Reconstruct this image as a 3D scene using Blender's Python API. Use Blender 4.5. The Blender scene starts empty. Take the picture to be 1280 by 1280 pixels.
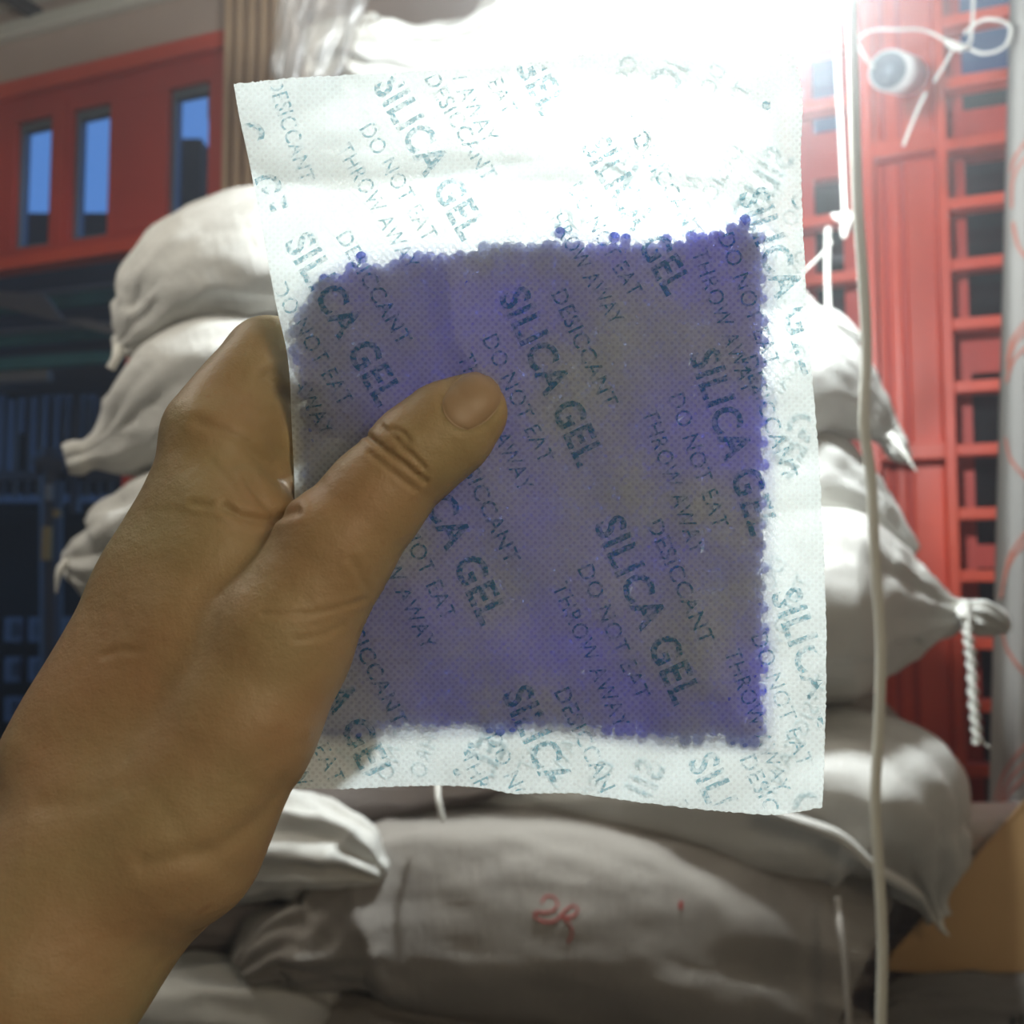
import bpy, math, random
import numpy as np
from mathutils import Vector, Matrix, noise

# ------------------------------------------------------------------ camera, world, lights, exposure
SC = bpy.context.scene
COL = SC.collection
F = 1229.0
PITCH = math.radians(4.0)
CAM = np.array([0.0, 0.0, 1.45])
cR = np.array([1.0, 0, 0]); cF = np.array([0, math.cos(PITCH), math.sin(PITCH)]); cU = np.array([0, -math.sin(PITCH), math.cos(PITCH)])
cam = bpy.data.cameras.new('camera'); camo = bpy.data.objects.new('camera', cam); COL.objects.link(camo)
camo.location = CAM; camo.rotation_euler = (math.radians(90) + PITCH, 0, 0)
cam.lens = F / 1280 * 36; cam.sensor_width = 36; cam.clip_start = 0.02
cam.dof.use_dof = True; cam.dof.focus_distance = 0.27; cam.dof.aperture_fstop = 15
SC.camera = camo
SC.view_settings.view_transform = 'Standard'; SC.view_settings.look = 'None'
SC.view_settings.exposure = 0.0; SC.view_settings.gamma = 1; SC.view_settings.use_curve_mapping = False
SC.cycles.use_denoising = True
SC.cycles.max_bounces = 10; SC.cycles.transparent_max_bounces = 24; SC.cycles.transmission_bounces = 8
SC.cycles.sample_clamp_indirect = 6.0

def P(px, py, d):
    return CAM + d * (cF + cR * ((px - 640) / F) + cU * ((640 - py) / F))

world = bpy.data.worlds.new('dusk_sky'); SC.world = world; world.use_nodes = True
wn = world.node_tree.nodes; bgn = wn['Background']
bgn.inputs[0].default_value = (0.13, 0.29, 0.62, 1); bgn.inputs[1].default_value = 1.25

def light(name, kind, loc, energy, color, size=0.05, target=None):
    L = bpy.data.lights.new(name, kind); L.energy = energy; L.color = color
    if kind == 'AREA': L.shape = 'DISK'; L.size = size
    else: L.shadow_soft_size = size
    o = bpy.data.objects.new(name, L); COL.objects.link(o); o.location = loc
    if target is not None:
        o.rotation_euler = (Vector(target) - Vector(loc)).to_track_quat('-Z', 'Y').to_euler()
    return o
LAMP = P(905, -42, 1.08)
light('warm_fill_light', 'AREA', (0.42, -0.42, 1.72), 3.0, (1.0, 0.80, 0.55), 0.3, P(450, 850, .27))  # unseen fill added behind the camera to warm the hand
light('left_fill_light', 'AREA', (-1.15, 0.74, 2.8), 14.0, (1.0, 0.94, 0.84), 0.4, (-0.7, 1.6, 1.6))  # unseen fill added to brighten the left wall and sack fronts

# ------------------------------------------------------------------ helpers
def tag(o, label=None, cat=None, group=None, kind=None):
    if label: o['label'] = label
    if cat: o['category'] = cat
    if group: o['group'] = group
    if kind: o['kind'] = kind
    return o
def mesh_obj(name, verts, faces, mat=None, parent=None, smooth=True, uv=None):
    me = bpy.data.meshes.new(name)
    verts = np.asarray(verts, dtype=np.float64)
    me.from_pydata(verts.tolist(), [], faces if isinstance(faces, list) else faces.tolist())
    if smooth: me.polygons.foreach_set('use_smooth', [True] * len(me.polygons))
    if uv is not None:
        lay = me.uv_layers.new(name='UVMap')
        li = np.empty(len(me.loops), dtype=np.int32); me.loops.foreach_get('vertex_index', li)
        lay.data.foreach_set('uv', np.asarray(uv, dtype=np.float32)[li].ravel())
    me.update()
    if mat: me.materials.append(mat)
    o = bpy.data.objects.new(name, me); COL.objects.link(o)
    if parent: o.parent = parent
    return o
def empty(name, loc=(0, 0, 0)):
    o = bpy.data.objects.new(name, None); COL.objects.link(o); o.location = loc; o.empty_display_size = .05
    return o
def child(o, parent):
    "parent keeping world placement (parents carry translation only)"
    o.parent = parent; o.matrix_parent_inverse = Matrix.Translation(-parent.location); return o

class MB:
    def __init__(s): s.v = []; s.f = []
    def add(s, v, f):
        n = len(s.v); s.v += [tuple(map(float, p)) for p in v]; s.f += [[i + n for i in q] for q in f]; return s
    def hexa(s, c, bev=0.0):
        "c: 8 corners, bottom 4 ccw then top 4"
        return s.add(c, [[3, 2, 1, 0], [4, 5, 6, 7], [0, 1, 5, 4], [1, 2, 6, 5], [2, 3, 7, 6], [3, 0, 4, 7]])
    def box(s, a, b):
        x0, y0, z0 = a; x1, y1, z1 = b
        return s.hexa([(x0, y0, z0), (x1, y0, z0), (x1, y1, z0), (x0, y1, z0), (x0, y0, z1), (x1, y0, z1), (x1, y1, z1), (x0, y1, z1)])
    def build(s, name, mat, parent=None, smooth=False, bevel=0.0):
        o = mesh_obj(name, s.v, s.f, mat, None, smooth)
        if parent: child(o, parent)
        if bevel:
            m = o.modifiers.new('bevel', 'BEVEL'); m.width = bevel; m.segments = 2; m.limit_method = 'ANGLE'
        return o

def smooth_path(pts, n):
    pts = np.asarray(pts, float)
    seg = np.linalg.norm(np.diff(pts[:, :2], axis=0), axis=1) ** 0.5 + 1e-6
    t = np.concatenate([[0], np.cumsum(seg)])
    m = np.zeros_like(pts)
    for i in range(len(pts)):
        a = max(i - 1, 0); b = min(i + 1, len(pts) - 1); m[i] = (pts[b] - pts[a]) / (t[b] - t[a])
    q = np.linspace(0, t[-1], n); k = np.clip(np.searchsorted(t, q, side='right') - 1, 0, len(pts) - 2)
    h = (t[k + 1] - t[k])[:, None]; s = ((q - t[k])[:, None]) / h
    return (2 * s ** 3 - 3 * s ** 2 + 1) * pts[k] + (s ** 3 - 2 * s ** 2 + s) * h * m[k] + (-2 * s ** 3 + 3 * s ** 2) * pts[k + 1] + (s ** 3 - s ** 2) * h * m[k + 1]

def tube(name, pts, r, mat, parent=None, n=60, k=8, world=False, twist=0.0, flat=1.0):
    "pts: (px,py,d) list or world points; r metres (scalar or per point)"
    w = np.array(pts if world else [P(*p[:3]) for p in pts])
    rr = np.full(len(w), r) if np.isscalar(r) else np.asarray(r, float)
    s = smooth_path(np.column_stack([w, rr]), n); c = s[:, :3]; rad = s[:, 3]
    T = np.gradient(c, axis=0); T /= np.linalg.norm(T, axis=1)[:, None] + 1e-9
    ref = np.array([0.31, 0.9, 0.13]); A = np.cross(T, ref); A /= np.linalg.norm(A, axis=1)[:, None] + 1e-9; B = np.cross(T, A)
    V = []
    for i in range(n):
        for j in range(k):
            a = 2 * math.pi * j / k
            rj = rad[i] * (1 + (0.35 * math.cos(2 * a + twist * i) if twist else 0))
            V.append(c[i] + A[i] * rj * math.cos(a) + B[i] * rj * flat * math.sin(a))
    Fc = [[i * k + j, i * k + (j + 1) % k, (i + 1) * k + (j + 1) % k, (i + 1) * k + j] for i in range(n - 1) for j in range(k)]
    Fc += [list(range(k))[::-1], [(n - 1) * k + j for j in range(k)]]
    o = mesh_obj(name, V, Fc, mat)
    if parent: child(o, parent)
    return o

# ------------------------------------------------------------------ materials
def mat(name, col=(.8, .8, .8), rough=.6, metal=0.0, spec=.5, noise_amt=0.0, noise_scale=8, col2=None, bump=0.0, bump_scale=60, sss=0.0, sheen=0, emit=None):
    m = bpy.data.materials.new(name); m.use_nodes = True
    nt = m.node_tree; b = nt.nodes['Principled BSDF']
    b.inputs['Base Color'].default_value = (*col, 1); b.inputs['Roughness'].default_value = rough
    b.inputs['Metallic'].default_value = metal; b.inputs['Specular IOR Level'].default_value = spec
    tc = nt.nodes.new('ShaderNodeTexCoord')
    if col2 is not None:
        n = nt.nodes.new('ShaderNodeTexNoise'); n.inputs['Scale'].default_value = noise_scale; n.inputs['Detail'].default_value = 6
        nt.links.new(tc.outputs['Object'], n.inputs['Vector'])
        r = nt.nodes.new('ShaderNodeValToRGB'); r.color_ramp.elements[0].position = .35; r.color_ramp.elements[1].position = .68
        r.color_ramp.elements[0].color = (*col, 1); r.color_ramp.elements[1].color = (*col2, 1)
        nt.links.new(n.outputs['Fac'], r.inputs[0]); nt.links.new(r.outputs[0], b.inputs['Base Color'])
    if bump:
        n = nt.nodes.new('ShaderNodeTexNoise'); n.inputs['Scale'].default_value = bump_scale; n.inputs['Detail'].default_value = 5
        nt.links.new(tc.outputs['Object'], n.inputs['Vector'])
        bu = nt.nodes.new('ShaderNodeBump'); bu.inputs['Strength'].default_value = bump; bu.inputs['Distance'].default_value = .01
        nt.links.new(n.outputs['Fac'], bu.inputs['Height']); nt.links.new(bu.outputs[0], b.inputs['Normal'])
    if sss:
        b.inputs['Subsurface Weight'].default_value = sss; b.inputs['Subsurface Radius'].default_value = (1, .35, .2); b.inputs['Subsurface Scale'].default_value = .006
    if emit:
        b.inputs['Emission Color'].default_value = (*emit[:3], 1); b.inputs['Emission Strength'].default_value = emit[3]
    return m

def sack_material(name, col, col2):
    m = mat(name, col, .62, spec=.25, col2=col2, noise_scale=3)
    nt = m.node_tree; b = nt.nodes['Principled BSDF']; uv = nt.nodes.new('ShaderNodeUVMap'); uv.uv_map = 'UVMap'
    # woven tapes: two crossed bands of fine ribs, plus soft crumple
    def wave(direction, sc):
        w = nt.nodes.new('ShaderNodeTexWave'); w.wave_type = 'BANDS'; w.bands_direction = direction; w.inputs['Scale'].default_value = sc
        w.inputs['Distortion'].default_value = 1.2; w.inputs['Detail'].default_value = 1; nt.links.new(uv.outputs[0], w.inputs['Vector']); return w
    w1 = wave('X', 38); w2 = wave('Y', 38)
    mx = nt.nodes.new('ShaderNodeMath'); mx.operation = 'ADD'; nt.links.new(w1.outputs['Fac'], mx.inputs[0]); nt.links.new(w2.outputs['Fac'], mx.inputs[1])
    b1 = nt.nodes.new('ShaderNodeBump'); b1.inputs['Strength'].default_value = .35; b1.inputs['Distance'].default_value = .0015
    nt.links.new(mx.outputs[0], b1.inputs['Height'])
    n = nt.nodes.new('ShaderNodeTexNoise'); n.inputs['Scale'].default_value = 5; n.inputs['Detail'].default_value = 5; n.inputs['Roughness'].default_value = .6
    mp = nt.nodes.new('ShaderNodeMapping'); mp.inputs['Scale'].default_value = (3, 1.1, 1); nt.links.new(uv.outputs[0], mp.inputs[0]); nt.links.new(mp.outputs[0], n.inputs['Vector'])
    b2 = nt.nodes.new('ShaderNodeBump'); b2.inputs['Strength'].default_value = .22; b2.inputs['Distance'].default_value = .02
    nt.links.new(n.outputs['Fac'], b2.inputs['Height']); nt.links.new(b1.outputs[0], b2.inputs['Normal']); nt.links.new(b2.outputs[0], b.inputs['Normal'])
    return m
M = dict(
    sack=sack_material('woven_sack', (.70, .70, .66), (.62, .61, .57)),
    sack_shaded=sack_material('woven_sack_shaded', (.33, .305, .27), (.27, .245, .22)),  # sack cloth darkened: shade of the lower stack put into the colour
    sack_bounce=sack_material('woven_sack_bounce', (.45, .40, .385), (.39, .345, .335)),  # sack cloth with shade and reddish bounce mixed into the colour
    string=mat('white_string', (.75, .74, .68), .7),
    cable=mat('cable_sheath', (.66, .65, .56), .45),
    red=mat('red_paint', (.72, .085, .035), .42, col2=(.64, .07, .035), noise_scale=5, bump=.05, bump_scale=30),
    redd=mat('red_paint_dark', (.56, .055, .034), .5, col2=(.48, .045, .03), noise_scale=3),  # darker red for panels and set-back frames
    beige=mat('beige_plaster', (.56, .44, .36), .9, col2=(.50, .39, .32), noise_scale=2, bump=.1),
    ceil=mat('ceiling_paint', (.72, .70, .60), .9, col2=(.66, .64, .55), noise_scale=2),
    wall=mat('wall_paint', (.42, .39, .33), .9, col2=(.38, .35, .3), noise_scale=2),
    floor=mat('floor_concrete', (.20, .19, .17), .8, col2=(.14, .13, .12), noise_scale=3, bump=.2),
    tan=mat('tan_wood', (.62, .44, .27), .6, col2=(.52, .36, .22), noise_scale=4),
    dark=mat('dark_steel', (.035, .035, .04), .5),
    alu=mat('grey_aluminium', (.16, .20, .24), .4, metal=.2),
    teal=mat('teal_slat', (.05, .22, .19), .5, col2=(.035, .16, .14), noise_scale=5),
    greyp=mat('grey_plank', (.22, .21, .18), .8),
    conc=mat('dark_building', (.009, .008, .007), .9, col2=(.006, .006, .006), noise_scale=2),
    bluewin=mat('blue_house_window', (.10, .10, .12), .4),
    card=mat('cardboard', (.66, .42, .19), .8, col2=(.62, .385, .17), noise_scale=6, bump=.05, bump_scale=20),
    curtain=mat('curtain_cloth', (.36, .35, .33), .75, col2=(.33, .32, .30), noise_scale=6, bump=.1),
    stripe=mat('salmon_print', (.48, .17, .12), .7),
    redink=mat('red_marker', (.38, .03, .03), .6),
    blackink=mat('black_print', (.02, .02, .02), .6),
    pvc=mat('white_pvc', (.70, .70, .68), .35),
    bulb=mat('glowing_bulb', (1, 1, 1), .3, emit=(.90, .97, 1.0, 1180)),
    rail_a=mat('railing_paint', (.06, .06, .055), .6), rail_b=mat('railing_paint_dark', (.025, .025, .028), .6),
    yellow=mat('ochre_tag', (.35, .22, .06), .7),
)
def glass(name, tint, opac=.1, rough=.05):
    m = bpy.data.materials.new(name); m.use_nodes = True; nt = m.node_tree; nt.nodes.clear()
    out = nt.nodes.new('ShaderNodeOutputMaterial'); t = nt.nodes.new('ShaderNodeBsdfTransparent'); t.inputs[0].default_value = (*tint, 1)
    g = nt.nodes.new('ShaderNodeBsdfGlossy'); g.inputs['Roughness'].default_value = rough
    mx = nt.nodes.new('ShaderNodeMixShader'); mx.inputs[0].default_value = opac
    nt.links.new(t.outputs[0], mx.inputs[1]); nt.links.new(g.outputs[0], mx.inputs[2]); nt.links.new(mx.outputs[0], out.inputs[0]); return m
M['glass'] = glass('window_glass', (.75, .85, .95), .06)
M['smoked'] = glass('smoked_glass', (.35, .42, .48), .10, .15)

# ------------------------------------------------------------------ the red steel front (a wall turned 21 degrees away to the left)
ang = math.radians(21)
W0 = np.array([0.957, 2.4, 0]); dU = np.array([math.cos(ang), -math.sin(ang), 0]); nW = np.array([-math.sin(ang), -math.cos(ang), 0])
def WM(px, py, t=0.0):
    "pixel -> (u, z) on the plane standing t in front of the wall"
    r = P(px, py, 1.0) - CAM; o = W0 + nW * t
    k = np.dot(o - CAM, nW) / np.dot(r, nW); p = CAM + r * k
    return float(np.dot(p - W0, dU)), float(p[2])
def wp(u, z, t): return W0 + dU * u + nW * t + np.array([0, 0, z])
def wbox(mb, u0, u1, z0, z1, t0, t1):
    if u0 > u1: u0, u1 = u1, u0
    if z0 > z1: z0, z1 = z1, z0
    c = [wp(u0, z0, t1), wp(u1, z0, t1), wp(u1, z0, t0), wp(u0, z0, t0), wp(u0, z1, t1), wp(u1, z1, t1), wp(u1, z1, t0), wp(u0, z1, t0)]
    return mb.hexa(c)
U = lambda x, y=600: WM(x, y)[0]
Z = lambda x, y: WM(x, y)[1]

uL = U(0, 300) - 1.3; uR = U(1280, 600) + .55
uJ0, uJ1 = U(160, 400), U(203, 400)          # jamb of the opening
zPT = (Z(0, 110) + Z(290, 44)) / 2            # top of red panel
zPB = (Z(0, 345) + Z(155, 303)) / 2           # its bottom edge
uTan0, uTan1 = U(299, 60), U(372, 60)
zC = Z(0, 28) + .02
zCor0, zCor1 = Z(0, 62), Z(0, 44)
wins = [((18, 62), (148, 306)), ((88, 135), (130, 297)), ((208, 259), (106, 281)), ((287, 336), (92, 262))]
zWT = np.mean([Z(sum(x) / 2, y[0]) for x, y in wins]); zWB = np.mean([Z(sum(x) / 2, y[1]) for x, y in wins])
wu = [(U(x[0], 220), U(x[1], 220)) for x, y in wins]
# red panel with true openings
mb = MB(); edges = [uL] + [q for w in wu for q in w] + [uTan1 + .05]
wbox(mb, uL, edges[-1], zWT, zPT - .02, 0, -.05); wbox(mb, uL, edges[-1], zPB, zWB, 0, -.05)
for i in range(0, len(edges), 2): wbox(mb, edges[i], edges[i + 1], zWB, zWT, 0, -.05)
wb = mb.build('wall_back', M['redd'], None, bevel=.003); tag(wb, 'dark red sheet steel wall with tall narrow windows above the opening', kind='structure')
mb = MB(); wbox(mb, uL, uTan0, zPT - .055, zPT + .0, .035, -.05); o = mb.build('top_rail', M['red'], wb, bevel=.004)
mb = MB(); wbox(mb, uL, uJ1, zPB - .015, zPB + .03, .025, -.05); o = mb.build('bottom_rail', M['red'], wb, bevel=.004)
mb = MB(); wbox(mb, uJ0, uJ1 + .1, 0, zPB - .02, .01, -.06); o = mb.build('jamb', M['redd'], wb, bevel=.004)
for a, b in [(wu[0][1], wu[1][0])]:
    mb = MB(); wbox(mb, a + .02, b - .02, zWB - .04, zWT + .04, .012, 0); mb.build('mullion', M['redd'], wb, bevel=.004)
for i, (a, b) in enumerate(wu):
    w = empty('window_%d' % (i + 1), wp((a + b) / 2, zWB, 0)); tag(w, kind='structure')
    w['label'] = ['narrow window nearest the left edge of the red wall', 'second narrow window from the left in the red wall', 'narrow window right of the broad red panel', 'narrow window half hidden by the top left corner of the packet'][i]
    mb = MB(); fr = .015
    for q in [(a, a + fr, zWB, zWT), (b - fr, b, zWB, zWT), (a + fr, b - fr, zWT - fr * 1.8, zWT), (a + fr, b - fr, zWB, zWB + fr)]: wbox(mb, *q, -.02, -.055)
    mb.build('window_frame', M['alu'], w, bevel=.002)
    mb = MB(); wbox(mb, a + fr, b - fr, zWB + fr, zWT - fr * 1.8, -.036, -.04); mb.build('pane', M['glass'], w)
    mb = MB(); wbox(mb, b - fr * 2.6, b - fr, zWB + fr + (.35 if i == 2 else .1), zWT - fr * 1.8, -.044, -.06); mb.build('inner_stile', M['alu'], w)
# plaster above, cornice, ceiling
mb = MB(); wbox(mb, uL, U(640, 0) + .3, zPT, zC + .2, .02, -.15); o = mb.build('wall_back_upper', M['beige']); tag(o, 'beige plaster band between the red wall and the ceiling', kind='structure')
mb = MB(); wbox(mb, uL, uTan0, zCor0, zCor1, .06, .02); o = mb.build('trim_1', M['ceil'], bevel=.006); tag(o, 'pale cornice strip under the ceiling', kind='structure')
def slab(name, z0, z1, m):
    a = wp(-4.3, 0, -.02); b = wp(1.5, 0, -.02); q = [(-3.1, -2.6), (2.35, -2.6), (2.35, float(b[1])), (float(b[0]), float(b[1])), (float(a[0]), float(a[1])), (-3.1, float(a[1]))]
    n = len(q); mb = MB(); mb.add([(x, y, z0) for x, y in q] + [(x, y, z1) for x, y in q], [list(range(n))[::-1], list(range(n, 2 * n))] + [[i, (i + 1) % n, (i + 1) % n + n, i + n] for i in range(n)])
    o = mb.build(name, M[m]); tag(o, kind='structure')
slab('ceiling', zC, zC + .1, 'ceil'); slab('floor', -.1, 0, 'floor')
mb = MB(); mb.box((2.2, -2.5, 0), (2.3, 2.0, zC)); o = mb.build('wall_right', M['wall']); tag(o, kind='structure')
mb = MB(); mb.box((-3.0, -2.5, 0), (-2.9, 3.85, zC)); o = mb.build('wall_left', M['wall']); tag(o, kind='structure')
mb = MB(); mb.box((-3.0, -2.6, 0), (2.3, -2.5, zC)); o = mb.build('wall_rear', M['wall']); tag(o, kind='structure')
# hidden stretch of wall behind the stack, red
mb = MB(); wbox(mb, uJ1 + .1, U(985, 500), 0, zPB - .02, 0, -.06); o = mb.build('wall_back_middle', M['redd']); tag(o, 'red steel wall behind the sack stack', kind='structure')
mb = MB(); wbox(mb, uTan1 + .05, U(985, 500), zPB - .02, zPT + .02, 0, -.06); o = mb.build('wall_back_centre', M['beige']); tag(o, 'beige wall above the sack stack', kind='structure')
# conduit under the ceiling
q = tube('conduit_pipe', [wp(uL, Z(0, 40), .16), wp(U(80, 22), Z(0, 40), .16), wp(uTan0 + .2, Z(0, 40), .16)], .013, M['dark'], world=True, n=40)
tag(q, 'thin dark conduit running under the ceiling at top left', 'pipe')
for x in (55, 230):
    mb = MB(); u = U(x, 25); wbox(mb, u - .012, u + .012, Z(0, 40) - .02, Z(0, 40) + .03, .18, .02); mb.build('pipe_clip', M['dark'], q)
# tan vertical battens
bt = empty('slatted_screen', wp(uTan0, 1.9, .02)); tag(bt, 'tan vertical wooden battens beside the red wall at top left', 'screen')
n = 5; du = (uTan1 - uTan0) / n
mb = MB(); wbox(mb, uTan0, uTan1 + .05, 1.9, zC, .05, .02); mb.build('backing_board', M['beige'], bt)
for i in range(n):
    mb = MB(); a = uTan0 + du * i; wbox(mb, a + .004, a + du * .55, 1.9, zC - .005, .085, .05); mb.build('batten', M['tan'], bt, bevel=.004)

# ------------------------------------------------------------------ red grille door at right
door = empty('door_1', wp(U(1130), 0, 0)); tag(door, 'red steel door with rung openings and a ribbed middle panel', kind='structure')
def vbar(name, x0, x1, z0, z1, t0, t1, m='red', yy=600):
    mb = MB(); wbox(mb, U(x0, yy), U(x1, yy), z0, z1, t0, t1); return mb.build(name, M[m], door, bevel=.003)
zB, zT = 0.0, zC
vbar('stile', 1082, 1100, zB, zT, .05, -.02, yy=500); vbar('stile', 1183, 1197, zB, zT, .05, -.02, yy=650)
vbar('stile', 985, 998, zB, zT, .05, -.02, yy=500)
uA0, uA1 = U(998, 500), U(1082, 500); uB0, uB1 = U(1100, 500), U(1183, 650); uC0, uC1 = U(1197, 650), U(1330, 600)
vbar('stile', 1330, 1345, zB, zT, .05, -.02)
zr = [Z(1225, y) for y in (30, 107, 184, 258, 334, 408, 486, 564, 643, 720, 803, 880, 960)]
zr += [zr[-1] - .155 * k for k in range(1, 6)]
for i, z in enumerate(zr):
    mb = MB(); wbox(mb, uC0, uC1, z - .014, z + .014, .045, -.01); mb.build('rung', M['red'], door, bevel=.003)
    if i not in (2,):
        mb = MB(); wbox(mb, uA0, uA1, z - .014, z + .014, .045, -.01); mb.build('rung', M['red'], door, bevel=.003)
zm = [Z(1140, 190), Z(1140, 567), Z(1140, 962)]
for z in zm:
    mb = MB(); wbox(mb, uB0, uB1, z - .02, z + .02, .048, -.01); mb.build('rail', M['red'], door, bevel=.003)
# inner frames set back behind the rungs
for (a, b) in ((uA0, uA1), (uC0, uC1)):
    for s, e in ((a, a + .045), (b - .045, b)):
        mb = MB(); wbox(mb, s, e, zB, zT, -.06, -.10); mb.build('inner_stile', M['redd'], door)
    for z0, z1 in ((zr[2], zr[1] - .03), (zr[6] + .05, zr[5]), (zr[9] + .02, zr[8] - .07)):
        mb = MB(); wbox(mb, a + .045, b - .045, z0, z1, -.06, -.10); mb.build('inner_panel', M['redd'], door)
    mb = MB(); wbox(mb, a, b, zB, zT, -.105, -.11); mb.build('pane', M['smoked'], door)
# ribbed middle panel
ub = [uB0, U(1112, 450), U(1134, 450), uB1]
for i in range(3):
    mb = MB(); wbox(mb, ub[i] + (.004 if i else -.002), ub[i + 1] - (.004 if i < 2 else -.002), zB, zT, (-.012, -.02, -.006)[i], -.06); mb.build('ribbed_panel', M['red'], door, bevel=.008)
    if i: mb = MB(); wbox(mb, ub[i] - .004, ub[i] + .004, zB, zT, -.028, -.06); mb.build('groove', M['redd'], door)
mb = MB(); wbox(mb, U(1345), uR + .6, 0, zC, 0, -.06); o = mb.build('wall_back_right', M['redd']); tag(o, kind='structure')

# ------------------------------------------------------------------ outside, seen through the opening and the windows
def ob(name, x0, x1, y0, y1, d, dep, m, label=None, cat=None, group=None, parent=None, bevel=0):
    a = P(x0, y1, d); b = P(x1, y0, d); mb = MB(); mb.box((a[0], a[1], a[2]), (b[0], a[1] + dep, b[2])); o = mb.build(name, M[m], parent, bevel=bevel)
    if label: tag(o, label, cat, group)
    return o
g = MB(); g.box((-9, 3.4, -.12), (6, 14, -.1)); o = g.build('ground', M['conc']); tag(o, kind='structure')
hb = empty('far_building', P(60, 900, 8.5)); tag(hb, 'dark building across the street with rows of pale blue windows', 'building')
ob('wall', -700, 420, 482, 1300, 8.5, 2.0, 'conc', parent=hb)
ob('ledge', -700, 420, 618, 628, 8.2, .3, 'bluewin', parent=hb)
random.seed(5)
for r, y in enumerate((772, 822, 872, 922)):
    for x in (-40, 5, 35, 75):
        f = ob('window', x, x + 22 - 3 * (r % 2), y, y + 30, 8.45, .08, 'bluewin', parent=hb)
        ob('pane', x + 7, x + 14, y + 5, y + 24, 8.4, .03, 'dark', parent=hb)
for x in range(-20, 170, 14):
    ob('window', x, x + 7, 488 + random.randint(0, 10), 540 + random.randint(0, 60), 8.45, .08, 'bluewin', parent=hb)
ob('far_tower', 1010, 1075, 150, 900, 7.0, 1.0, 'conc', 'dark building behind the left leaf of the red door', 'building')
ob('far_block', 1150, 1420, 60, 1300, 6.0, 1.0, 'conc', 'dark building behind the right leaf of the red door', 'building')
ob('far_house', -300, 150, 262, 420, 7.5, .8, 'conc', 'dark house roof low behind the first narrow windows', 'building')
ob('far_pier', 214, 246, 165, 420, 7.0, .3, 'conc', 'dark pier behind the narrow window beside the broad red panel', 'pier')
ob('far_wall', 190, 420, 248, 420, 7.3, .3, 'greyp', 'grey wall low behind the third narrow window', 'wall')
# awning slats
aw = empty('slatted_awning', P(60, 420, 4.2)); tag(aw, 'dark awning of teal slats hanging outside the opening', 'awning')
def slat(y0, y1, s, m, d, th=.05, x0=-120, x1=240, name='slat'):
    a0 = P(x0, y1 - s * x0, d); a1 = P(x1, y1 - s * x1, d); b0 = P(x0, y0 - s * x0, d); b1 = P(x1, y0 - s * x1, d); k = np.array([0, th, 0])
    mb = MB(); mb.hexa([a0, a1, a1 + k, a0 + k, b0, b1, b1 + k, b0 + k]); return mb.build(name, M[m], aw, bevel=.004)
slat(325, 492, .1, 'dark', 4.6, .03, name='backing_board')
slat(369, 373, .12, 'greyp', 4.25, name='lip'); slat(374, 391, .1, 'teal', 4.3)
slat(412, 416, .08, 'greyp', 4.25, name='lip'); slat(417, 432, .08, 'teal', 4.3)
slat(447, 462, .07, 'teal', 4.3); slat(464, 478, .05, 'greyp', 4.33, x1=60, name='lip')
pl = MB(); a = [P(-30, 362, 4.0), P(55, 368, 4.0), P(82, 402, 4.0), P(72, 401, 4.0), P(-30, 376, 4.0)]
a2 = [P(70, 399, 4.0), P(110, 398, 4.0), P(170, 418, 4.0), P(170, 426, 4.0)]
for q in (a, a2):
    k = np.array([0, .02, 0]); n = len(q)
    pl.add(q + [p + k for p in q], [list(range(n)), list(range(2 * n - 1, n - 1, -1))] + [[i, i + n, (i + 1) % n + n, (i + 1) % n] for i in range(n)])
o = pl.build('torn_banner', M['greyp']); tag(o, 'pale twisted strip hanging across the teal slats', 'strip')
# street railing
rl = empty('street_railing', P(60, 620, 4.9)); tag(rl, 'dark vertical bar railing outside the opening', 'railing')
for i, x in enumerate(range(-60, 190, 15)):
    ob('bar', x, x + 4, 496, 622, 4.9, .02, 'rail_a' if i % 2 else 'rail_b', parent=rl)
ob('post', 86, 96, 490, 640, 4.85, .05, 'dark', parent=rl); ob('rail', -80, 200, 478, 492, 4.88, .04, 'dark', parent=rl); ob('rail', -80, 200, 588, 600, 4.88, .04, 'dark', parent=rl)
# post with tags
ps = empty('street_post', P(65, 690, 4.6)); tag(ps, 'dark post with an ochre tag outside the opening', 'post')
tube('pole', [(66, 560, 4.6), (64, 700, 4.6), (66, 1400, 4.6)], .05, M['dark'], ps, n=12)
tube('cap', [(48, 583, 4.6), (62, 578, 4.6), (85, 586, 4.6)], .06, M['dark'], ps, n=12)
ob('tag', 51, 62, 658, 700, 4.5, .02, 'yellow', parent=ps); ob('tag', 56, 64, 605, 625, 4.5, .02, 'greyp', parent=ps); ob('tag', 66, 74, 637, 646, 4.5, .02, 'yellow', parent=ps)

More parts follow.
